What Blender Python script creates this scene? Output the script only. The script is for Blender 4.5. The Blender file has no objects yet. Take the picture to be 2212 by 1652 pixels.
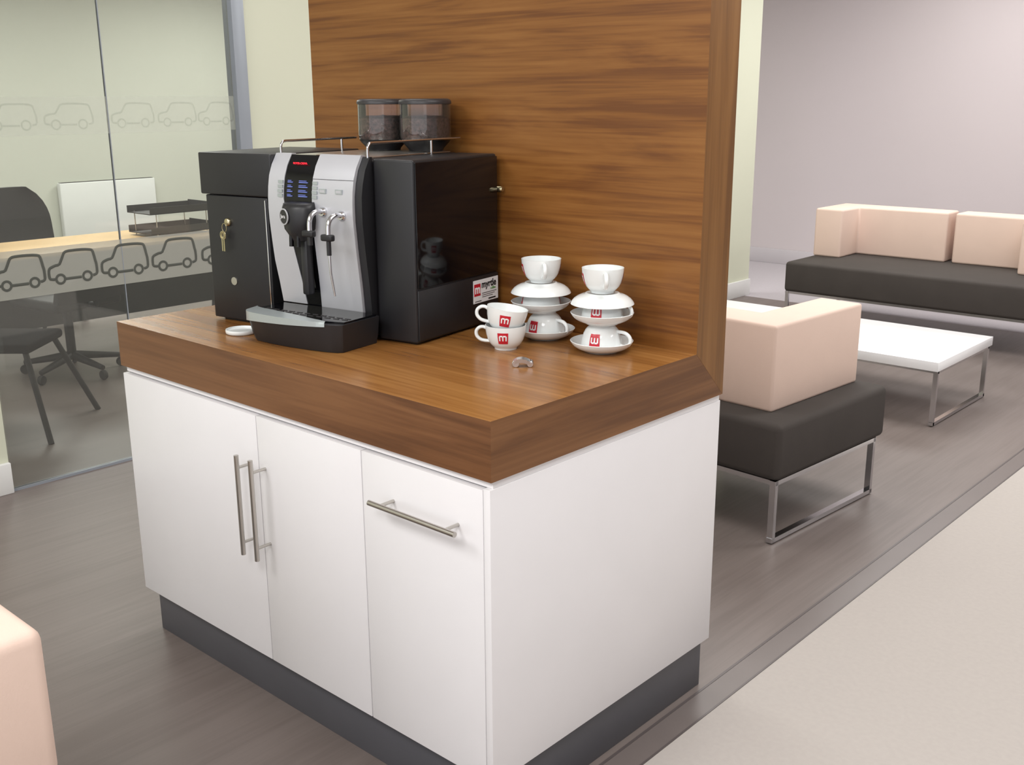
import bpy, bmesh, math, random
from mathutils import Vector, Matrix
random.seed(3)
H=1.0264; W=1.5574; D=.785; T=.1364; PT=.1398
scn=bpy.context.scene
try:
    scn.view_settings.view_transform='Standard'
    scn.view_settings.look='None'
except Exception: pass
COL=scn.collection

def lin(c):
    return tuple(((x/255)/12.92 if x/255<=.04045 else ((x/255+.055)/1.055)**2.4) for x in c)+(1,)
def newmat(name):
    m=bpy.data.materials.new(name); m.use_nodes=True
    nt=m.node_tree; b=nt.nodes['Principled BSDF']; return m,nt,b
def mat(name,c,rough=.5,metal=0,var=.06,scale=6,bump=0,bscale=200,spec=.5,coat=0):
    m,nt,b=newmat(name)
    L=lin(c)
    tc=nt.nodes.new('ShaderNodeTexCoord'); n=nt.nodes.new('ShaderNodeTexNoise'); n.inputs['Scale'].default_value=scale
    nt.links.new(tc.outputs['Object'],n.inputs['Vector'])
    r=nt.nodes.new('ShaderNodeValToRGB')
    r.color_ramp.elements[0].position=.3; r.color_ramp.elements[1].position=.7
    r.color_ramp.elements[0].color=tuple(x*(1-var) for x in L[:3])+(1,)
    r.color_ramp.elements[1].color=tuple(min(1,x*(1+var)) for x in L[:3])+(1,)
    nt.links.new(n.outputs['Fac'],r.inputs['Fac']); nt.links.new(r.outputs['Color'],b.inputs['Base Color'])
    b.inputs['Roughness'].default_value=rough; b.inputs['Metallic'].default_value=metal
    b.inputs['Specular IOR Level'].default_value=spec
    b.inputs['Coat Weight'].default_value=coat
    if bump:
        n2=nt.nodes.new('ShaderNodeTexNoise'); n2.inputs['Scale'].default_value=bscale
        nt.links.new(tc.outputs['Object'],n2.inputs['Vector'])
        bp=nt.nodes.new('ShaderNodeBump'); bp.inputs['Strength'].default_value=bump; bp.inputs['Distance'].default_value=.002
        nt.links.new(n2.outputs['Fac'],bp.inputs['Height']); nt.links.new(bp.outputs['Normal'],b.inputs['Normal'])
    return m
def wood(name,axis,dark,mid,light,rough=.3,off=0,stretch=.7,dens=9,dist=1.3,fine=.22,spec=.5,fdens=90):
    m,nt,b=newmat(name); N=nt.nodes.new; Lk=nt.links.new
    tc=N('ShaderNodeTexCoord'); mp=N('ShaderNodeMapping')
    s=[dens]*3; s[axis]=stretch; mp.inputs['Scale'].default_value=s; mp.inputs['Location'].default_value=(off,off*1.7,off*.6)
    Lk(tc.outputs['Object'],mp.inputs['Vector'])
    n1=N('ShaderNodeTexNoise'); n1.inputs['Scale'].default_value=1.0; n1.inputs['Detail'].default_value=5; n1.inputs['Distortion'].default_value=dist; n1.inputs['Roughness'].default_value=.55
    Lk(mp.outputs['Vector'],n1.inputs['Vector'])
    mp2=N('ShaderNodeMapping'); s2=[fdens]*3; s2[axis]=2.5; mp2.inputs['Scale'].default_value=s2
    Lk(tc.outputs['Object'],mp2.inputs['Vector'])
    n2=N('ShaderNodeTexNoise'); n2.inputs['Scale'].default_value=1.0; n2.inputs['Detail'].default_value=3; n2.inputs['Distortion'].default_value=.4
    Lk(mp2.outputs['Vector'],n2.inputs['Vector'])
    mx=N('ShaderNodeMath'); mx.operation='MULTIPLY_ADD'; mx.inputs[1].default_value=fine
    Lk(n2.outputs['Fac'],mx.inputs[0]); 
    sb=N('ShaderNodeMath'); sb.operation='SUBTRACT'; sb.inputs[1].default_value=fine/2
    Lk(n1.outputs['Fac'],sb.inputs[0]); Lk(sb.outputs[0],mx.inputs[2])
    r=N('ShaderNodeValToRGB'); e=r.color_ramp.elements
    e[0].position=.33; e[0].color=lin(dark); e[1].position=.68; e[1].color=lin(light)
    k=e.new(.48); k.color=lin(mid)
    Lk(mx.outputs[0],r.inputs['Fac']); Lk(r.outputs['Color'],b.inputs['Base Color'])
    b.inputs['Roughness'].default_value=rough
    b.inputs['Specular IOR Level'].default_value=spec
    return m
def emis(name,c,s):
    m,nt,b=newmat(name); b.inputs['Base Color'].default_value=lin(c); b.inputs['Emission Color'].default_value=lin(c); b.inputs['Emission Strength'].default_value=s; return m

M={}
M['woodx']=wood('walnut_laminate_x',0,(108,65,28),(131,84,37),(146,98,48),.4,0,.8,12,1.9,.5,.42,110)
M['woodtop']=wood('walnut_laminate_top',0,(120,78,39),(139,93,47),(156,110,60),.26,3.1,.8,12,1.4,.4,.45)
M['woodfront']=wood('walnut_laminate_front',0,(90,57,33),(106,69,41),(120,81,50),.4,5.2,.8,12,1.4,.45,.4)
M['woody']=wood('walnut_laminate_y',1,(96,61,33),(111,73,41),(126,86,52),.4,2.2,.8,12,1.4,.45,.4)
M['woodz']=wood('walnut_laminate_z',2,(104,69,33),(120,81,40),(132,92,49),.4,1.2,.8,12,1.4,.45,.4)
M['white']=mat('white_laminate',(227,225,227),.3,var=.01)
M['whitegloss']=mat('white_table',(240,240,242),.2,var=.01)
M['plinth']=mat('plinth_grey',(77,77,82),.4,var=.03)
M['steel']=mat('brushed_steel',(196,192,186),.3,1,var=.03)
M['chrome']=mat('chrome',(215,215,218),.14,1,var=.02)
M['black']=mat('matt_black_plastic',(30,30,33),.42,var=.1)
M['blackgloss']=mat('gloss_black',(11,11,14),.08,var=.05,spec=.4)
M['ink2']=mat('office_black',(34,34,36),.6)
M['darkgrey']=mat('dark_grey_plastic',(52,50,52),.4)
M['silver']=mat('silver_front',(200,201,207),.4,.45,var=.02)
M['lip']=mat('tray_lip',(180,188,190),.3,.5,var=.02)
M['pink']=mat('blush_upholstery',(219,194,180),.8,var=.015,bump=.15,bscale=300)
M['seat']=mat('charcoal_upholstery',(66,61,58),.85,var=.05,bump=.15,bscale=300,spec=.25)
M['china']=mat('white_china',(234,238,238),.1,var=.005)
M['red']=mat('logo_red',(196,30,48),.35,var=.02)
M['paper']=mat('sticker_white',(238,238,240),.5,var=.01)
M['ink']=mat('ink_black',(25,25,28),.5)
M['green']=mat('ink_green',(90,150,70),.5)
M['brass']=mat('lock_nickel',(205,195,160),.25,1)
M['led']=emis('led_red',(255,40,60),.8)
M['blue']=emis('display_blue',(110,125,200),.2)
M['wallback']=mat('wall_paint_lilac_grey',(190,181,183),.85,var=.015,scale=1)
M['wallleft']=mat('wall_paint_cream',(204,206,186),.8,var=.015,scale=1)
M['walloff']=mat('office_wall_paint',(208,210,198),.8,var=.015,scale=1)
M['skirt']=mat('skirting_paint',(222,222,220),.5,var=.01)
M['skirtg']=mat('skirting_grey',(180,174,178),.5,var=.01)
M['ceil']=mat('ceiling_tile',(228,228,228),.9,var=.02)
M['carpet']=mat('carpet_beige',(170,163,158),.95,var=.02,scale=60,bump=.1,bscale=500)
M['carpetgrey']=mat('carpet_grey',(176,170,174),.95,var=.03,scale=60,bump=.2,bscale=500)
M['strip']=mat('floor_edge_strip',(103,94,91),.4,var=.03)
M['stripdark']=mat('floor_edge_line',(80,72,71),.4,var=.03)
M['vinyl']=wood('vinyl_plank',1,(107,97,93),(111,101,97),(115,105,101),.42,0,1.2,12,.6,.8,.4,70)
M['radiator']=mat('radiator_white',(236,238,236),.4,var=.01)
M['oak']=mat('desk_oak',(226,188,134),.4,var=.05,scale=8)
M['postgrey']=mat('partition_post',(150,156,164),.35,.2,var=.02)
M['car']=mat('film_cut_dark',(80,82,76),.5)
def glassmat(name,tint,gl,ior=1.45,haze=0):
    m,nt,b=newmat(name); N=nt.nodes.new
    nt.nodes.remove(b); out=nt.nodes['Material Output']
    t=N('ShaderNodeBsdfTransparent'); t.inputs['Color'].default_value=tint
    g=N('ShaderNodeBsdfGlossy'); g.inputs['Roughness'].default_value=.02
    fr=N('ShaderNodeFresnel'); fr.inputs['IOR'].default_value=ior
    mu=N('ShaderNodeMath'); mu.operation='MULTIPLY'; mu.inputs[1].default_value=gl
    mx=N('ShaderNodeMixShader')
    nt.links.new(fr.outputs[0],mu.inputs[0]); nt.links.new(mu.outputs[0],mx.inputs[0])
    nt.links.new(t.outputs[0],mx.inputs[1]); nt.links.new(g.outputs[0],mx.inputs[2])
    d=N('ShaderNodeBsdfDiffuse'); d.inputs['Color'].default_value=(.75,.75,.7,1); m2=N('ShaderNodeMixShader'); m2.inputs[0].default_value=haze
    nt.links.new(mx.outputs[0],m2.inputs[1]); nt.links.new(d.outputs[0],m2.inputs[2])
    nt.links.new(m2.outputs[0],out.inputs['Surface'])
    return m
def filmmat(name,c,opac):
    m,nt,b=newmat(name); N=nt.nodes.new
    out=nt.nodes['Material Output']; t=N('ShaderNodeBsdfTransparent'); mx=N('ShaderNodeMixShader'); mx.inputs[0].default_value=opac
    b.inputs['Base Color'].default_value=lin(c); b.inputs['Roughness'].default_value=.6
    nt.links.new(t.outputs[0],mx.inputs[1]); nt.links.new(b.outputs[0],mx.inputs[2]); nt.links.new(mx.outputs[0],out.inputs['Surface'])
    return m
M['glass']=glassmat('partition_glass',(.92,.935,.91,1),1.5,1.45,.05)  # last argument mixes in pale diffuse, a painted haze for the glass reflections
M['hopper']=glassmat('hopper_plastic',(.84,.76,.74,1),2.4,1.45,.03)
M['film']=filmmat('frosted_film',(182,182,172),.5)
M['filmup']=filmmat('frosted_film_pale',(205,208,195),.22)
M['carlight']=filmmat('film_cut_grey',(145,152,138),.09)
M['beans']=mat('coffee_beans',(88,68,64),.45,var=.75,scale=110,bump=.8,bscale=120)

def finish(name,bm,mats,parent=None,loc=(0,0,0),smooth=40,rot=None):
    bmesh.ops.recalc_face_normals(bm,faces=bm.faces[:])
    me=bpy.data.meshes.new(name); bm.to_mesh(me); bm.free()
    if not isinstance(mats,(list,tuple)): mats=[mats]
    for m in mats: me.materials.append(M[m])
    if smooth:
        for p in me.polygons: p.use_smooth=True
        me.set_sharp_from_angle(angle=math.radians(smooth))
    o=bpy.data.objects.new(name,me); COL.objects.link(o)
    o.location=loc
    if rot: o.rotation_euler=rot
    if parent: o.parent=parent
    return o
def box(name,x0,x1,y0,y1,z0,z1,m,parent=None,bev=0,seg=2):
    bm=bmesh.new(); c=Vector(((x0+x1)/2,(y0+y1)/2,(z0+z1)/2))
    bmesh.ops.create_cube(bm,size=1)
    for v in bm.verts: v.co=Vector((v.co.x*(x1-x0),v.co.y*(y1-y0),v.co.z*(z1-z0)))
    if bev: bmesh.ops.bevel(bm,geom=bm.edges[:],offset=bev,segments=seg,profile=.5,affect='EDGES')
    return finish(name,bm,m,parent,c)
def addbox(bm,x0,x1,y0,y1,z0,z1,mi=0):
    r=bmesh.ops.create_cube(bm,size=1)
    for v in r['verts']: v.co=Vector(((x0+x1)/2+v.co.x*(x1-x0),(y0+y1)/2+v.co.y*(y1-y0),(z0+z1)/2+v.co.z*(z1-z0)))
    for f in {f for v in r['verts'] for f in v.link_faces}: f.material_index=mi
def spline(pts,n=5):
    P=[Vector(p) for p in pts]; out=[]
    for i in range(len(P)-1):
        a=P[max(i-1,0)];b=P[i];c=P[i+1];d=P[min(i+2,len(P)-1)]
        for k in range(n):
            t=k/n
            out.append(.5*((2*b)+(c-a)*t+(2*a-5*b+4*c-d)*t*t+(3*b-a-3*c+d)*t**3))
    out.append(P[-1]); return out
def addtube(bm,pts,r,seg=10,mi=0,closed=False):
    pts=[Vector(p) for p in pts]; n=len(pts); rings=[]
    up=None
    for i,p in enumerate(pts):
        if closed: d=(pts[(i+1)%n]-pts[i-1])
        else: d=pts[min(i+1,n-1)]-pts[max(i-1,0)]
        d.normalize()
        if up is None:
            a=Vector((0,0,1)) if abs(d.z)<.9 else Vector((1,0,0)); up=(a-d*a.dot(d)).normalized()
        else: up=(up-d*up.dot(d)).normalized()
        s=d.cross(up); rr=r[i] if isinstance(r,(list,tuple)) else r
        rings.append([bm.verts.new(p+(up*math.cos(2*math.pi*k/seg)+s*math.sin(2*math.pi*k/seg))*rr) for k in range(seg)])
    m=n if closed else n-1
    for i in range(m):
        A=rings[i];B=rings[(i+1)%n]
        for k in range(seg):
            f=bm.faces.new((A[k],A[(k+1)%seg],B[(k+1)%seg],B[k])); f.material_index=mi
    if not closed:
        f=bm.faces.new(rings[0][::-1]);f.material_index=mi; f=bm.faces.new(rings[-1]);f.material_index=mi
def tube(name,paths,r,m,parent=None,loc=(0,0,0),seg=10,closed=False):
    bm=bmesh.new()
    for p in paths: addtube(bm,p,r,seg,0,closed)
    return finish(name,bm,m,parent,loc,60)
def addlathe(bm,prof,seg=40,c=(0,0,0),mi=0):
    c=Vector(c); rings=[]
    for r,z in prof:
        if r<1e-6: rings.append([bm.verts.new(c+Vector((0,0,z)))])
        else: rings.append([bm.verts.new(c+Vector((r*math.cos(2*math.pi*k/seg),r*math.sin(2*math.pi*k/seg),z))) for k in range(seg)])
    for A,B in zip(rings,rings[1:]):
        for k in range(seg):
            k2=(k+1)%seg
            if len(A)==1 and len(B)==1: continue
            if len(A)==1: vs=(A[0],B[k],B[k2])
            elif len(B)==1: vs=(A[k],A[k2],B[0])
            else: vs=(A[k],A[k2],B[k2],B[k])
            f=bm.faces.new(vs); f.material_index=mi
def lathe(name,prof,m,parent=None,loc=(0,0,0),seg=40,smooth=50,rot=None):
    bm=bmesh.new(); addlathe(bm,prof,seg); return finish(name,bm,m,parent,loc,smooth,rot)
def prism(name,poly,z0,z1,m,parent=None,loc=(0,0,0),bev=0,seg=3,smooth=40):
    bm=bmesh.new(); A=[bm.verts.new((x,y,z0)) for x,y in poly]; B=[bm.verts.new((x,y,z1)) for x,y in poly]; n=len(poly)
    bm.faces.new(A[::-1]); bm.faces.new(B)
    for i in range(n): bm.faces.new((A[i],A[(i+1)%n],B[(i+1)%n],B[i]))
    if bev:
        bmesh.ops.recalc_face_normals(bm,faces=bm.faces[:])
        bmesh.ops.bevel(bm,geom=bm.edges[:],offset=bev,segments=seg,profile=.5,affect='EDGES')
    return finish(name,bm,m,parent,loc,smooth)
def text(name,s,size,m,parent,loc,face='front',ext=.0004,bold=0,align='LEFT'):
    cu=bpy.data.curves.new(name,'FONT'); cu.body=s; cu.size=size; cu.extrude=ext; cu.offset=bold; cu.align_x=align
    t=bpy.data.objects.new(name+'_tmp',cu); COL.objects.link(t)
    dg=bpy.context.evaluated_depsgraph_get(); me=bpy.data.meshes.new_from_object(t.evaluated_get(dg))
    bpy.data.objects.remove(t)
    R=Matrix(((1,0,0),(0,0,-1),(0,1,0))) if face=='front' else Matrix(((0,0,1),(1,0,0),(0,1,0)))
    for v in me.vertices: v.co=R@v.co
    me.materials.clear(); me.materials.append(M[m]); me.name=name
    o=bpy.data.objects.new(name,me); COL.objects.link(o); o.location=loc; o.parent=parent; return o
def root(name,loc,label,cat,rotz=0,group=None):
    e=bpy.data.objects.new(name,None); e.empty_display_size=.1; COL.objects.link(e); e.location=loc; e.rotation_euler=(0,0,rotz)
    tag(e,label,cat,group); return e
def tag(o,label,cat,group=None):
    o['label']=label; o['category']=cat
    if group: o['group']=group
    return o
def struct(o): o['kind']='structure'; return o

# ---------------- setting ----------------
f=struct(box('floor',-10.6,.0,-6,6.55,-.1,0,'vinyl'))
struct(box('floor.001',.085,8,-6,8.5,-.1,.0,'carpet'))
struct(box('floor.002',-10.6,.085,6.55,8.5,-.1,.0,'carpetgrey'))
struct(box('trim_1',.008,.079,-6,6.55,-.1,.001,'strip'))
struct(box('trim_5',.0,.008,-6,6.55,-.1,.002,'stripdark'))
struct(box('trim_6',.079,.085,-6,6.55,-.1,.002,'stripdark'))
struct(box('ceiling',-10.6,8,-6,8.5,3.1,3.2,'ceil'))
struct(box('wall_back',-10.6,8,8.4,8.55,0,3.1,'wallback'))
struct(box('baseboard_back',-10.4,8,8.38,8.4,0,.15,'skirtg',bev=.004))
struct(box('wall_right',8,8.15,-6,8.55,0,3.1,'wallback'))
struct(box('wall_left',-3.30,-3.155,1.60,6.63,0,3.1,'wallleft'))
struct(box('baseboard_left',-3.155,-3.135,1.60,6.63,0,.14,'skirt',bev=.004))
struct(box('wall_left_near',-3.30,-3.155,-6,.245,0,3.1,'wallleft'))
struct(box('baseboard_left_near',-3.155,-3.13,-6,.245,0,.14,'skirt',bev=.004))
struct(box('wall_office_far',-10.75,-10.6,-6,8.55,0,3.1,'walloff'))
struct(box('trim_2',-3.20,-3.12,1.53,1.60,0,3.1,'postgrey',bev=.004))
p1=struct(box('window_1',-3.165,-3.155,.25,.870,.012,3.08,'glass'))
p2=struct(box('window_2',-3.165,-3.155,.874,1.53,.012,3.08,'glass'))
struct(box('trim_3',-3.17,-3.15,.245,1.53,0,.012,'postgrey'))
struct(box('trim_4',-3.166,-3.153,.870,.874,.012,3.08,'postgrey'))
def carpaths(w,h):
    P=lambda a,b:(0,a*w,b*h)
    # boxy hatchback: short bonnet, raked screen, flat roof, upright tail
    body=[(.12,.18),(.03,.20),(.01,.30),(.015,.46),(.05,.54),(.16,.60),(.24,.63),(.33,.90),(.37,.97),(.45,1.0),(.70,1.0),(.88,.97),(.94,.90),(.975,.62),(.99,.50),(.99,.26),(.96,.19),(.9,.17)]
    out=[[P(*q) for q in body],[P(.34,.16),P(.5,.16),P(.66,.16)]]
    wh=[]
    for cx in (.23,.78):
        wh.append([(0,cx*w+.088*w*math.cos(a*math.pi/8),.17*h+.088*w*math.sin(a*math.pi/8)) for a in range(16)])
    return out,wh
for (pane,ya,yb) in ((p1,.25,.870),(p2,.874,1.53)):
    pl=pane.location
    for z0,z1,fm in ((.848,1.055,'film'),(1.53,1.69,'filmup')):
        o=box('frosted_film',-3.1545-pl.x,-3.1535-pl.x,ya-pl.y,yb-pl.y,z0-pl.z,z1-pl.z,fm,pane)
def cars(y,z,w,h,m,r,pane):
    bm=bmesh.new(); a,b=carpaths(w,h)
    for p in a: addtube(bm,spline(p,2),r,6)
    for p in b: addtube(bm,p,r,6,closed=True)
    for v in bm.verts: v.co.x*=.12
    finish('car_outline',bm,m,pane,(-3.1525-pane.location.x,y-pane.location.y,z-pane.location.z),60)
for y,w,p in ((.285,.22,p1),(.520,.225,p1),(.765,.232,p1),(1.018,.235,p2),(1.285,.235,p2)): cars(y,.885,w,.145,'car',.0060,p)
for y,w,p in ((.33,.22,p1),(.58,.22,p1),(.885,.21,p2),(1.115,.2,p2),(1.325,.195,p2)): cars(y,1.555,w,.105,'carlight',.004,p)

# ---------------- cabinet ----------------
cab=root('cabinet',(-W/2,.46,0),'white laminate base cabinet with bar handles and grey plinth','cabinet')
def cb(name,x0,x1,y0,y1,z0,z1,m,par=None,bev=0,seg=2):
    p=par or cab; off=cab.location if par is None else (cab.location+par.location)
    return box(name,x0-off.x,x1-off.x,y0-off.y,y1-off.y,z0-off.z,z1-off.z,m,p,bev,seg)
TOPB=H-T
cb('plinth',-W+.035,-.02,.03,.905,0,.15,'plinth',bev=.002)
cb('body',-W+.008,-.024,.02,.92,.15,TOPB-.001,'white')
cb('side_panel',-.0235,-.004,.0,.922,.15,TOPB-.018,'white',bev=.0012)
cb('top_rail',-W+.012,-.006,.012,.918,TOPB-.0175,TOPB-.0012,'white')
def hand(par,kind,a0,a1,b):
    bm=bmesh.new(); L=par.location+cab.location
    if kind=='v':
        addtube(bm,[(b-L.x,-.046-L.y,a0-L.z),(b-L.x,-.046-L.y,a1-L.z)],.0066,14)
        for z in (a0+.035,a1-.035): addtube(bm,[(b-L.x,-.046-L.y,z-L.z),(b-L.x,-.0005-L.y,z-L.z)],.0042,10)
    else:
        addtube(bm,[(a0-L.x,-.046-L.y,b-L.z),(a1-L.x,-.046-L.y,b-L.z)],.0066,14)
        for x in (a0+.035,a1-.035): addtube(bm,[(x-L.x,-.046-L.y,b-L.z),(x-L.x,-.0005-L.y,b-L.z)],.0042,10)
    h=finish('handle',bm,'steel',par,(0,0,0),50); h['label']='brushed steel bar handle'
for x0,x1,k in ((-W+.008,-.8565,0),(-.8535,-.4275,1),(-.4245,-.0255,2)):
    d=cb('door',x0,x1,.0,.0185,.15,.868,'white',bev=.0015)
    if k==0: hand(d,'v',.477,.762,-.889)
    if k==1: hand(d,'v',.477,.762,-.825)
    if k==2: hand(d,'h',-.349,-.066,.769)

def extr(name,poly,x0,x1,fmat,mats):
    bm=bmesh.new(); A=[bm.verts.new((x0,y,z)) for y,z in poly]; B=[bm.verts.new((x1,y,z)) for y,z in poly]; n=len(poly)
    a=bm.faces.new(A[::-1]); b=bm.faces.new(B); a.material_index=1; b.material_index=1
    for i in range(n):
        q=bm.faces.new((A[i],A[(i+1)%n],B[(i+1)%n],B[i])); q.material_index=fmat[i]
    return finish(name,bm,mats,smooth=0)
g=.0006
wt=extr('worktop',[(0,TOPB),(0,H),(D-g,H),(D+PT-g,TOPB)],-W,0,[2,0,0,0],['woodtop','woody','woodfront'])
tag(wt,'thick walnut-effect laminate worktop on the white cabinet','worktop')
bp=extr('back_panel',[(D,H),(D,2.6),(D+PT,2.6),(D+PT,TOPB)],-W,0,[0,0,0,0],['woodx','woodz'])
tag(bp,'tall walnut-effect laminate panel rising behind the worktop','wall panel')

# ---------------- coffee machine group ----------------
TH=math.radians(9.3); ZB=H
O=(-.617,.373,ZB)
cl=root('milk_cooler',O,'black side unit with glossy door and white sticker beside coffee machine','appliance',TH)
box('body',-.138,-.004,0,.392,.006,.494,'black',cl,.006,3)
box('glossy_door',-.0045,.0,.006,.390,.155,.487,'blackgloss',cl,.0015)
box('lower_cover',-.0045,.0,.006,.390,.012,.150,'black',cl,.0015)
box('foot',-.12,-.02,.02,.38,0,.007,'ink',cl)
st=box('sticker',.0001,.0009,.260,.388,.073,.140,'paper',cl)
sl=st.location
def stc(nm,y0,y1,z0,z1,m): return box(nm,.0009-sl.x,.0014-sl.x,y0-sl.y,y1-sl.y,z0-sl.z,z1-sl.z,m,st)
stc('logo_square',.264,.296,.094,.129,'red')
text('lettering','m',.036,'paper',st,(.0015-sl.x,.2665-sl.y,.102-sl.z),'side',bold=.0010)
text('lettering','myrtle',.029,'ink',st,(.0013-sl.x,.301-sl.y,.115-sl.z),'side',bold=.0006)
text('lettering','coffee',.011,'green',st,(.0013-sl.x,.347-sl.y,.105-sl.z),'side')
for i,z in enumerate((.098,.0925,.087)): stc('text_line',.304,.379-.01*i,z,z+.0016,'darkgrey')
stc('text_line',.337,.374,.077,.0810,'ink'); stc('text_line',.268,.30,.077,.0790,'darkgrey')
lathe('lock',[(0,-.008),(.009,-.008),(.009,0),(.009,.006),(.007,.010),(0,.010)],'brass',cl,(.004,.398,.392),20,rot=(0,math.pi/2,0))

lu=root('side_unit',(O[0]-.63*math.cos(TH),O[1]-.63*math.sin(TH),ZB),'matt black lockable side unit with keys hanging from lock','appliance',TH)
box('body',-.132,.122,-.03,.34,.008,.377,'black',lu,.004,3)
box('lid',-.146,.150,-.036,.345,.379,.500,'black',lu,.005,3)
box('foot',-.11,.10,-.01,.32,0,.009,'ink',lu)
box('edge_strip',.113,.117,-.0335,-.0302,.05,.37,'chrome',lu,.001)
lk=lathe('lock',[(0,0),(.012,0),(.012,.006),(.009,.009),(0,.009)],'brass',lu,(-.042,-.0302,.300),24,rot=(math.pi/2,0,0))
bm=bmesh.new()
for dx,a in ((0,-.25),(.006,.12)):
    cx=-.046-.01+dx; 
    addtube(bm,[(cx+.004*math.sin(a)+.0075*math.cos(t*math.pi/6),-.044-dx*.3,.262+.011*math.sin(t*math.pi/6)) for t in range(12)],.0022,6,closed=True)
    addbox(bm,cx-.0022+a*.01,cx+.0022+a*.01,-.0455-dx*.3,-.0435-dx*.3,.215,.252)
addtube(bm,[(-.048+.009*math.cos(t*math.pi/8),-.043,.284+.013*math.sin(t*math.pi/8)) for t in range(16)],.001,6,closed=True)
ks=finish('key_ring',bm,'brass',lu,(0,0,0),50)
lathe('badge',[(0,0),(.0125,0),(.012,.002),(0,.0025)],'steel',lu,(-.035,-.0302,.125),24,rot=(math.pi/2,0,0))

cm=root('coffee_machine',(O[0]-.305*math.cos(TH),O[1]-.305*math.sin(TH),ZB),'black and silver bean-to-cup coffee machine with twin hoppers','coffee machine',TH)
X=.305
box('body',-.47+X,-.1425+X,0,.395,.012,.494,'black',cm,.008,3)
box('foot',-.44+X,-.17+X,.03,.37,0,.013,'ink',cm)
def vz(z):
    K=[(.075,-.030),(.15,-.036),(.25,-.048),(.34,-.056),(.40,-.054),(.45,-.044),(.49,-.024),(.503,-.012)]
    for (a,b),(c,d) in zip(K,K[1:]):
        if z<=c: 
            t=(z-a)/(c-a); return b+(d-b)*t
    return K[-1][1]
def front(name,u0,u1,z0,z1,m,dv=0,n=14,taper=None):
    bm=bmesh.new(); rows=[]
    for i in range(n+1):
        z=z0+(z1-z0)*i/n; v=vz(z)+dv
        a,b=(u0,u1) if not taper else taper(z)
        rows.append([bm.verts.new((a+X,.004,z)),bm.verts.new((a+X,v,z)),bm.verts.new((b+X,v,z)),bm.verts.new((b+X,.004,z))])
    for A,B in zip(rows,rows[1:]):
        for k in range(4): bm.faces.new((A[k],A[(k+1)%4],B[(k+1)%4],B[k]))
    bm.faces.new(rows[0]); bm.faces.new(rows[-1][::-1])
    return finish(name,bm,m,cm,(0,0,0),30)
def tl(z): return -.418 if z>.38 else -.418+.046*(.38-z)/.3
front('front_panel',-.478,-.41,.085,.503,'silver',taper=lambda z:(-.478+(.012 if z<.2 else 0)*(1-(z-.085)/.115 if z<.2 else 0),tl(z)))
def tr_(z): return -.312 if z>.38 else -.312-.006*(.38-z)/.3
front('front_panel',-.305,-.165,.075,.503,'silver',taper=lambda z:(tr_(z),-.167))
front('centre_panel',-.417,-.313,.075,.500,'blackgloss',.002,taper=lambda z:(tl(z)+.0005,tr_(z)-.0005))
front('side_trim',-.1665,-.1425,.02,.499,'black',.010)
vf=vz
def onfront(nm,u0,u1,z0,z1,m,d=.0015):
    v=min(vf(z0),vf(z1))
    return box(nm,u0+X,u1+X,v-d,v+.004,z0,z1,m,cm)
text('lettering','ROTER-CREMA',.0078,'led',cm,(-.393+X,vf(.475)-.003,.4755),'front')
for i in range(4):
    z=.389+i*.0125
    for j,(u0,u1) in enumerate(((-.404,-.386),(-.362,-.330))):
        onfront('display_text',u0,u1,z,z+.0022,'blue',.0008)
        onfront('display_text',u0,u1-.006,z+.0045,z+.006,'blue',.0008)
for i in range(4):
    z=.386+i*.0125
    onfront('button',-.438,-.420,z,z+.0085,'lip',.003)
    onfront('button',-.309,-.292,z,z+.0085,'lip',.003)
for u in (-.272,-.214):
    onfront('button',u-.012,u+.012,.402,.414,'lip',.002)
    onfront('button',u-.009,u+.009,.4045,.4115,'silver',.003)
onfront('seam',-.312,-.167,.438,.4392,'darkgrey',.0008)
bm=bmesh.new()
SX=.014
prof=[(-.419+SX,-.05),(-.419+SX,-.076),(-.400+SX,-.094),(-.366+SX,-.101),(-.332+SX,-.094),(-.314+SX,-.076),(-.314+SX,-.05)]
def loft(bm,secs):
    R=[[bm.verts.new((x+X,y,z)) for x,y in s] for z,s in secs]
    for A,B in zip(R,R[1:]):
        n=len(A)
        for k in range(n): bm.faces.new((A[k],A[(k+1)%n],B[(k+1)%n],B[k]))
    bm.faces.new(R[0]); bm.faces.new(R[-1][::-1])
def sc(s,kx,ky,cx=-.366+SX): return [(cx+(x-cx)*kx,-.05+(y+.05)*ky) for x,y in s]
loft(bm,[(.272,sc(prof,.5,.75)),(.290,sc(prof,.62,.9)),(.304,sc(prof,.88,1)),(.33,prof),(.360,prof),(.371,sc(prof,.97,.85)),(.377,sc(prof,.93,.3))])
finish('coffee_spout',bm,'black',cm,(0,0,0),50)
tube('spout_nozzle',[[(-.381+SX+X,-.084,.297),(-.381+SX+X,-.086,.256)]],.0065,'blackgloss',cm,seg=14)
tube('spout_nozzle',[[(-.355+SX+X,-.084,.297),(-.355+SX+X,-.086,.256)]],.0065,'blackgloss',cm,seg=14)
box('water_spout',-.350+X,-.325+X,-.072,-.045,.12,.275,'black',cm,.006)
em=lathe('emblem',[(0,0),(.021,0),(.0225,.002),(.0225,.004),(.0195,.0045),(.0190,.003),(0,.003)],'silver',cm,(-.390+SX+X,-.0965,.338),32,rot=(math.pi/2,0,math.radians(-16)))
lathe('emblem_face',[(0,.003),(.0187,.003),(.0187,.0042),(0,.0042)],'black',em,(0,0,0),32)
t=text('lettering','Jura',.015,'paper',em,(-.0145,-.004,.0046),'front')
t.rotation_euler=(-math.pi/2,0,0)
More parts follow.
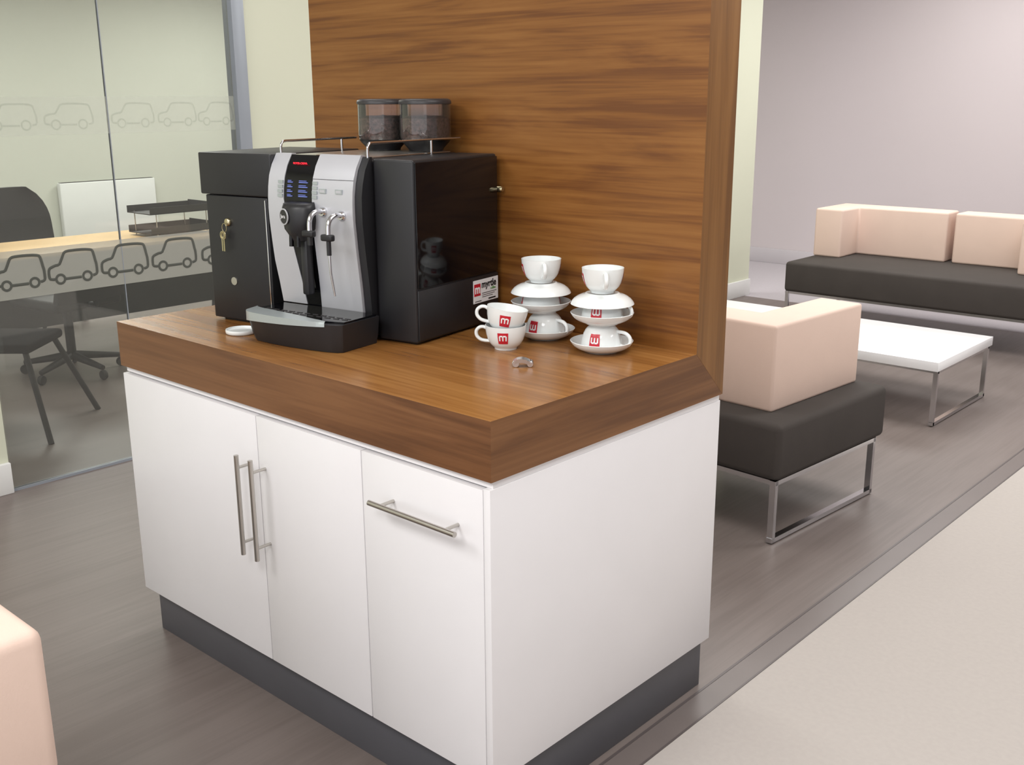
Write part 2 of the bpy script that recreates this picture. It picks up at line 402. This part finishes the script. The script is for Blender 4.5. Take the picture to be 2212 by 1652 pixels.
for u,zt,ze in ((-.272,.352,.268),(-.205,.345,.135)):
    lathe('tap_base',[(0,0),(.014,0),(.014,.006),(.010,.012),(0,.012)],'chrome',cm,(u+X,-.052,zt),24,rot=(math.pi/2,0,0))
    pth=[(u+X,-.055,zt),(u+X,-.078,zt+.004),(u-.003+X,-.096,zt-.003),(u-.004+X,-.106,zt-.020),(u-.004+X,-.108,zt-.045)]
    tube('tap_arm',[spline(pth,4)],.0068,'chrome',cm,seg=14)
    box('tap_grip',u-.026+X,u+.014+X,-.118,-.100,zt-.062,zt-.044,'black',cm,.005,3)
    if ze<.2:
        tube('steam_wand',[[(u-.004+X,-.108,zt-.06),(u-.002+X,-.108,.2),(u+.004+X,-.102,ze)]],[.004,.0038,.0028],'chrome',cm,seg=12)
        tube('tap_grip',[[(u-.004+X,-.108,zt-.055),(u-.004+X,-.108,zt-.1)]],.0065,'black',cm,seg=12)
    else:
        tube('tap_grip',[[(u-.004+X,-.108,zt-.055),(u-.004+X,-.108,ze)]],.007,'black',cm,seg=12)
fr=[(-.474,-.150),(-.467,-.174),(-.440,-.192),(-.37,-.202),(-.29,-.206),(-.22,-.204),(-.155,-.197),(-.122,-.189),(-.110,-.178)]
poly=[(-.110+X,-.03),(-.474+X,-.03)]+[(x+X,y) for x,y in fr]
bm=bmesh.new()
def ring(z,k): 
    return [bm.verts.new((X-.275+(x-X+.275)*k,-.03+(y+.03)*k,z)) for x,y in poly]
R=[ring(.001,.92),ring(.02,.95),ring(.078,1.0)]
for A,B in zip(R,R[1:]):
    n=len(A)
    for k in range(n): bm.faces.new((A[k],A[(k+1)%n],B[(k+1)%n],B[k]))
bm.faces.new(R[0]); bm.faces.new(R[-1][::-1])
finish('drip_tray',bm,'black',cm,(0,0,0),35)
prism('drip_grid',[(-.117+X,-.034),(-.462+X,-.034),(-.462+X,-.145),(-.41+X,-.170),(-.29+X,-.180),(-.17+X,-.178),(-.117+X,-.165)],.078,.083,'blackgloss',cm)
for i in range(11):
    u=-.435+i*.029
    box('grid_slot',u+X,u+.018+X,-.150+abs(i-6)*.002,-.145+abs(i-6)*.002,.083,.0842,'darkgrey',cm)
    box('grid_slot',u+X,u+.018+X,-.130,-.125,.083,.0842,'darkgrey',cm)
bm=bmesh.new(); A=[];B=[];C=[]
fl=[tuple(p)[:2] for p in spline([(x,y,0) for x,y in fr[:7]],4)]
for i,(x,y) in enumerate(fl):
    t=i/(len(fl)-1); wv=.046*math.sin(math.pi*min(1,t*.85+.15))+.002
    A.append(bm.verts.new((x+X-.001,y-.0015,.052+.020*t))); B.append(bm.verts.new((x+X-.001,y-.001,.0835))); C.append(bm.verts.new((x+X+.004*(1-t),y+wv,.0872)))
for L1,L2 in ((A,B),(B,C)):
    for k in range(len(fl)-1): bm.faces.new((L1[k],L1[k+1],L2[k+1],L2[k]))
finish('tray_lip',bm,'lip',cm,(0,0,0),60)
box('cup_warming_plate',-.455+X,-.158+X,.01,.38,.494,.498,'steel',cm,.001)
for u,ve,vp in ((-.467,.315,.25),(-.150,.415,.276)):
    tube('cup_rail',[spline([(u+X,-.004,.494),(u+X,-.004,.520),(u+X,.002,.531),(u+X,.012,.535),(u+X,.06,.535),(u+X,ve,.535)],4),[(u+X,vp,.535),(u+X,vp,.492)]],.0036,'chrome',cm)
for u,v in ((-.382,.345),(-.226,.350)):
    c=(u+X,v,0)
    lathe('hopper_base',[(0,.4985),(.050,.4985),(.052,.505),(.068,.522),(.0735,.530),(0,.530)],'black',cm,c)
    lathe('coffee_beans',[(0,.531),(.070,.531),(.0715,.540),(.0722,.592),(.05,.599),(.03,.595),(0,.602)],'beans',cm,c)
    lathe('hopper',[(.073,.530),(.0752,.545),(.0752,.632)],'hopper',cm,c,48)
    lathe('hopper_lid',[(0,.648),(.066,.648),(.0755,.644),(.0775,.639),(.0775,.633),(.0740,.632),(.072,.636),(0,.637)],'darkgrey',cm,c,48)

# ---------------- crockery ----------------
CUP=[(0,.003),(.026,.003),(.027,0),(.030,0),(.031,.005),(.037,.0095),(.043,.0165),(.048,.026),(.0520,.040),(.0543,.054),(.0552,.065),(.0530,.065),(.0515,.052),(.0480,.038),(.041,.023),(.030,.012),(0,.009)]
def cr(z):
    pr=CUP[4:11]
    for (a,b),(c,d) in zip(pr,pr[1:]):
        if z<=d: return a+(c-a)*(z-b)/(d-b)
    return .055
def cupmesh():
    bm=bmesh.new(); addlathe(bm,CUP,56)
    return bm
def logo_bm(bm,ang):
    def P(s,t,off):
        z=t; r=cr(z)+off; a=ang+s/.050
        return bm.verts.new((r*math.cos(a),r*math.sin(a),z))
    def patch(s0,s1,t0,t1,off,mi,n=6,mm=8):
        g=[[P(s0+(s1-s0)*i/n,t0+(t1-t0)*j/mm,off) for i in range(n+1)] for j in range(mm+1)]
        for j in range(mm):
            for i in range(n):
                q=bm.faces.new((g[j][i],g[j][i+1],g[j+1][i+1],g[j+1][i])); q.material_index=mi
    patch(-.0135,.0135,.021,.052,.0006,0)
    for s in (-.0082,0,.0082): patch(s-.0017,s+.0017,.030,.0435,.0013,1,2,4)
    patch(-.0075,-.0008,.0415,.0455,.0013,1,3,2); patch(.0008,.0075,.0415,.0455,.0013,1,3,2)
def handle_bm():
    bm=bmesh.new(); pts=spline([(.050,0,.053),(.060,0,.0575),(.071,0,.0555),(.0795,0,.046),(.0785,0,.033),(.069,0,.0235),(.057,0,.020),(.040,0,.019)],5)
    addtube(bm,pts,.0047,14)
    for v in bm.verts: v.co.y*=1.2
    return bm
cup0=root('cup',(0,0,0),'white china cup','cup'); 
cb0=finish('cup_body',cupmesh(),'china',cup0,(0,0,0),60)
ch0=finish('handle',handle_bm(),'china',cup0,(0,0,0),80)
lg=[]
for a in (math.pi/2,-math.pi/2):
    bm=bmesh.new(); logo_bm(bm,a); lg.append(finish('logo',bm,['red','paper'],cup0,(0,0,0),80))
parts=[cb0,ch0]+lg
SP=[(0,.001),(.038,.001),(.039,0),(.044,0),(.046,.003),(.056,.0055),(.066,.0100),(.0745,.0160),(.0805,.0230),(.0835,.0290),(.0820,.0300),(.0785,.0250),(.0725,.0190),(.064,.0135),(.055,.0098),(.047,.0078),(.042,.0068),(0,.0065)]
def placecup(loc,ang,inv,label,tilt=(0,0),group='stacked cups'):
    e=bpy.data.objects.new('cup',None); COL.objects.link(e)
    M4=Matrix.Rotation(tilt[0],4,Vector((math.cos(tilt[1]),math.sin(tilt[1]),0)))@Matrix.Rotation(ang,4,'Z')@(Matrix.Rotation(math.pi,4,'X') if inv else Matrix())
    e.matrix_world=Matrix.Translation(Vector(loc)+(Vector((0,0,.065)) if inv else Vector()))@M4
    tag(e,label,'cup',group)
    for p in parts:
        c=p.copy(); c.parent=e; COL.objects.link(c)
sau0=lathe('saucer',SP,'china',None,(0,0,0),64,60)
def placesaucer(loc,inv,label):
    s=sau0.copy(); COL.objects.link(s); s.location=Vector(loc)+(Vector((0,0,.0065)) if inv else Vector())
    if inv: s.rotation_euler=(math.pi,0,0)
    tag(s,label,'saucer','stacked saucers')
d2r=math.radians
for i,(x,y,a1,a2,a3) in enumerate(((-.428,.678,0,134,-42),(-.212,.655,16,20,-46))):
    z=H+.0003; q=1-i
    placesaucer((x,y,z),False,'white china saucer lying on the wooden worktop')
    placecup((x,y,z+.0101),d2r(a1),True,'white cup with red square logo upside down on saucer')
    placesaucer((x-.012*q,y-.004*q,z+.0753),False,'white china saucer resting on an upturned cup')
    placecup((x-.012*q,y-.004*q,z+.0853),d2r(a2),True,'white cup upside down in middle of stack')
    placesaucer((x-.012*q,y-.004*q,z+.1505),True,'white china saucer turned upside down on a cup')
    placecup((x-.011*q,y-.004*q,z+.1572),d2r(a3),False,'white cup standing upright on top of stack')
px,py=-.425,.512
placecup((px,py,H+.0003),d2r(214),False,'white cup with red square logo on worktop')
placecup((px-.003,py-.003,H+.0470),d2r(218),False,'white cup with red logo tilted inside another cup',(d2r(9),d2r(132)))
for o in [cup0,sau0]+parts: bpy.data.objects.remove(o)
tag(lathe('jar_lid',[(0,0),(.040,0),(.044,.003),(.045,.010),(.044,.013),(.041,.013),(.040,.009),(.028,.008),(0,.008)],'china',None,(-1.128,.155,H),40),'small white plastic lid lying on worktop by drip tray','lid')
bm=bmesh.new(); ax=Vector((.62,-.78,0)); sd=Vector((.74,.67,0))
for s,rr in ((-.017,.0095),(.019,.0080)):
    c=sd*s+Vector((0,0,rr)); w=.011
    addtube(bm,[c-ax*w,c-ax*w*.9,c+ax*w*.9,c+ax*w],[rr*.88,rr,rr,rr*.88],22)
arc=[(-.020,.018),(-.012,.0215),(-.002,.0225),(.008,.0205),(.016,.0165),(.022,.011)]
top=[];bot=[]
for s,z in arc:
    top.append([bm.verts.new(sd*s+ax*k+Vector((0,0,z))) for k in (-.013,.013)])
    bot.append([bm.verts.new(sd*s+ax*k+Vector((0,0,z-.010))) for k in (-.013,.013)])
for i in range(len(arc)-1):
    bm.faces.new((top[i][0],top[i][1],top[i+1][1],top[i+1][0])); bm.faces.new((bot[i][0],bot[i+1][0],bot[i+1][1],bot[i][1]))
    for k in (0,1): bm.faces.new((top[i][k],top[i+1][k],bot[i+1][k],bot[i][k]))
for i in (0,-1): bm.faces.new((top[i][0],top[i][1],bot[i][1],bot[i][0]))
tag(finish('metal_clip',bm,'chrome',None,(-.258,.392,H),35),'small shiny chrome clip lying on the wooden worktop','metal clip')

# ---------------- furniture ----------------
def frame(par,x0,x1,y0,y1,ztop,w=.026):
    bm=bmesh.new(); h=w/2
    for x in (x0+h,x1-h):
        addbox(bm,x-h,x+h,y0,y1,0.006,.006+w*.7)
        addbox(bm,x-h,x+h,y0,y1,ztop-w*.7,ztop)
        for y in (y0+h,y1-h): addbox(bm,x-h,x+h,y-h*.7,y+h*.7,.006,ztop)
    for y in (y0+h,y1-h): addbox(bm,x0,x1,y-h*.7,y+h*.7,ztop-w*.7,ztop)
    for x in (x0+h,x1-h):
        for y in (y0+.06,y1-.06): addlathe(bm,[(0,0),(.009,0),(.009,.007),(0,.007)],12,(x,y,0))
    o=finish('frame',bm,'chrome',par,(0,0,0),30); o['label']='chrome tube frame'; return o
def Lpoly(x0,x1,y0,y1,t,corner):
    if corner=='+x-y': return [(x0,y0),(x1,y0),(x1,y1),(x1-t,y1),(x1-t,y0+t),(x0,y0+t)]
    if corner=='-x+y': return [(x0,y0),(x0+t,y0),(x0+t,y1-t),(x1,y1-t),(x1,y1),(x0,y1)]
    if corner=='+x+y': return [(x1,y0),(x1,y1),(x0,y1),(x0,y1-t),(x1-t,y1-t),(x1-t,y0)]
SB=.255; STP=.48
s1=root('corner_seat',(-.706,2.37,0),'charcoal square seat with blush L-shaped backrest on chrome frame','sofa',math.radians(-4))
def cush(par,x0,x1,y0,y1,zt=STP): return box('seat_cushion',x0,x1,y0,y1,SB,zt,'seat',par,.026,4)
cush(s1,-.40,.39,-.40,.44); frame(s1,-.385,.382,-.40,.385,SB+.004)
prism('backrest',Lpoly(-.36,.262,-.265,.40,.20,'+x-y'),STP-.002,.825,'pink',s1,bev=.013,seg=3)
s2=root('sofa',(-1.4,6.15,0),'long charcoal bench sofa with two blush backrests on chrome frame','sofa')
cush(s2,-.92,.92,-.47,.47); frame(s2,-.91,.91,-.46,.455,SB+.004)
prism('backrest',Lpoly(-.91,-.005,-.05,.46,.22,'-x+y'),STP-.002,.845,'pink',s2,bev=.018,seg=4)
prism('backrest',Lpoly(.045,.80,.0,.46,.22,'+x+y'),STP-.002,.845,'pink',s2,bev=.018,seg=4)
s3=root('corner_seat',(-.72,-1.24,0),'blush backrest block on charcoal seat, partly seen near cabinet','sofa')
cush(s3,-.40,.375,-.40,.40,.46); frame(s3,-.385,.36,-.385,.385,SB+.004)
prism('backrest',Lpoly(-.38,.392,-.38,.42,.20,'+x+y'),.458,.765,'pink',s3,bev=.025,seg=4)
tb=root('coffee_table',(-1.4,4.26,0),'low white coffee table on chrome frame','table')
box('table_top',-.95,.945,-.44,.37,.305,.355,'whitegloss',tb,.0015)
frame(tb,-.93,.935,-.41,.36,.304,.024)

# ---------------- office behind glass ----------------
dk=root('desk',(-5.65,2.1,0),'light oak desk with black angled legs behind glass partition','desk')
box('desk_top',-.38,.38,-1.45,1.1,.705,.73,'oak',dk,.003)
for y in (-1.15,1.0):
    for sx in (-1,1): tube('leg',[[(sx*.22,y,.705),(sx*.36,y,0)]],.022,'ink2',dk)
box('modesty_panel',.30,.32,-1.1,.95,.25,.70,'ink2',dk)
rd=root('radiator',(-10.49,4.62,0),'white panel radiator on the office wall','radiator')
box('panel',-.08,.0,-.59,.59,.13,.76,'radiator',rd,.012,3)
box('top_grille',-.07,-.01,-.57,.57,.758,.766,'darkgrey',rd)
for y in (-.5,.5): tube('pipe',[[(-.04,y,0),(-.04,y,.14)]],.012,'radiator',rd)
def officechair(loc,rz,label,z0=.56,z1=1.02,wid=.24):
    c=root('office_chair',loc,label,'chair',rz)
    box('seat',-.24,.24,-.24,.24,.44,.51,'ink2',c,.03,4)
    bm=bmesh.new(); n=10
    rows=[]
    for j in range(9):
        z=z0+(z1-z0)*j/8; wd=wid*math.sqrt(max(.05,1-((j-3.2)/5.4)**2)) if j>3 else wid; y0=.25+.05*j/8
        rows.append([(wd*(2*i/n-1),y0-.05*(1-(2*i/n-1)**2)*-1-.03,z) for i in range(n+1)])
    F=[[bm.verts.new(p) for p in r] for r in rows]; Bk=[[bm.verts.new((p[0],p[1]+.045,p[2])) for p in r] for r in rows]
    for G in (F,Bk):
        for a,b in zip(G,G[1:]):
            for i in range(n): bm.faces.new((a[i],a[i+1],b[i+1],b[i]))
    for i in range(n): bm.faces.new((F[0][i],F[0][i+1],Bk[0][i+1],Bk[0][i])); bm.faces.new((F[-1][i],F[-1][i+1],Bk[-1][i+1],Bk[-1][i]))
    for j in range(8):
        for i in (0,n): bm.faces.new((F[j][i],F[j+1][i],Bk[j+1][i],Bk[j][i]))
    finish('backrest',bm,'ink2',c,(0,0,0),60)
    tube('back_support',[[(0,.1,.46),(0,.3,.47),(0,.29,z0+.04)]],.02,'ink2',c)
    tube('column',[[(0,0,.10),(0,0,.46)]],.028,'ink2',c)
    for k in range(5):
        a=2*math.pi*k/5+.3
        tube('base_arm',[[(0,0,.12),(.3*math.cos(a),.3*math.sin(a),.075)]],[.028,.016],'ink2',c)
        lathe('castor',[(0,-.014),(.026,-.014),(.03,-.008),(.03,.008),(.026,.014),(0,.014)],'ink2',c,(.3*math.cos(a),.3*math.sin(a),.0305),16,rot=(math.pi/2,0,a))
    return c
officechair((-4.98,1.42,0),math.radians(-80),'black swivel office chair with low back in front of the desk',.50,.66)
officechair((-6.73,2.05,0),math.radians(100),'black swivel office chair behind the desk',.56,1.02,.31)
M['seat2']=mat('visitor_seat_black',(20,20,22),.95,spec=.1)
vc=root('visitor_chair',(-4.12,.69,0),'black visitor chair with four splayed tube legs behind glass','chair',math.radians(42))
box('seat',-.21,.21,-.21,.21,.44,.49,'seat2',vc,.02,3)
for sx in (-1,1):
    for sy in (-1,1): tube('leg',[[(sx*.17,sy*.17,.445),(sx*.31,sy*.31,0)]],.015,'ink2',vc)
tr=root('letter_tray',(-5.6,2.55,.73),'black stacked desk trays on the oak desk','tray')
for k in range(2):
    z=.02+k*.14
    bm=bmesh.new(); addbox(bm,-.16,.16,-.25,.25,z,z+.006); addbox(bm,-.16,-.155,-.25,.25,z,z+.05); addbox(bm,.155,.16,-.25,.25,z,z+.05); addbox(bm,-.16,.16,.245,.25,z,z+.06)
    finish('tray_shelf',bm,'ink2',tr)
tube('support',[[(sx*.15,sy*.2,0),(sx*.15,sy*.2,.17)] for sx in (-1,1) for sy in (-1,1)],.004,'steel',tr)
mo=root('monitor',(-5.75,1.15,.73),'black computer monitor on the oak desk','monitor')
box('screen',-.02,.02,-.24,.24,.14,.56,'black',mo,.006); box('stand',-.03,.03,-.03,.03,0.01,.2,'black',mo); box('base',-.1,.1,-.13,.13,0,.012,'black',mo,.004)

# ---------------- lights ----------------
def area(name,x,y,z,sx,sy,e,col=(1,.99,.97)):
    l=bpy.data.lights.new(name,'AREA'); l.shape='RECTANGLE'; l.size=sx; l.size_y=sy; l.energy=e; l.color=col
    o=bpy.data.objects.new(name,l); COL.objects.link(o); o.location=(x,y,z)
    o['kind']='structure'
    return o
for x,y,e in ((1.2,-2.6,88),(-1.2,-2.4,74),(.9,.6,37),(-1.6,1.2,34),(.5,4,60),(-1.9,4.2,58),(2.5,6.3,54),(-1.5,6.8,66),(4,2,60)):
    area('ceiling_light',x,y,3.08,1.4,1.4,e)
for x,y,e in ((-5,1.5,60),(-8,3,120),(-8.5,6,95),(-5,5,60)): area('ceiling_light',x,y,3.08,1.4,1.4,e,(1,1,.96))
w=bpy.data.worlds.new('World'); scn.world=w; w.use_nodes=True
bg=w.node_tree.nodes['Background']; bg.inputs[0].default_value=(.98,.98,1,1); bg.inputs[1].default_value=1.4

# ---------------- camera ----------------
yaw,pit,rol=.7363,.26397,-.00532
fw=Vector((-math.sin(yaw)*math.cos(pit),math.cos(yaw)*math.cos(pit),-math.sin(pit)))
r=Vector((math.cos(yaw),math.sin(yaw),0)); u=r.cross(fw)
r2=r*math.cos(rol)+u*math.sin(rol); u2=-r*math.sin(rol)+u*math.cos(rol)
cd=bpy.data.cameras.new('camera'); cd.sensor_width=36; cd.lens=36*2278.37/2212; cd.clip_start=.02
co=bpy.data.objects.new('camera',cd); COL.objects.link(co)
R=Matrix((r2,u2,-fw)).transposed().to_4x4()
co.matrix_world=Matrix.Translation((1.4395,-1.5212,1.6765))@R
scn.camera=co
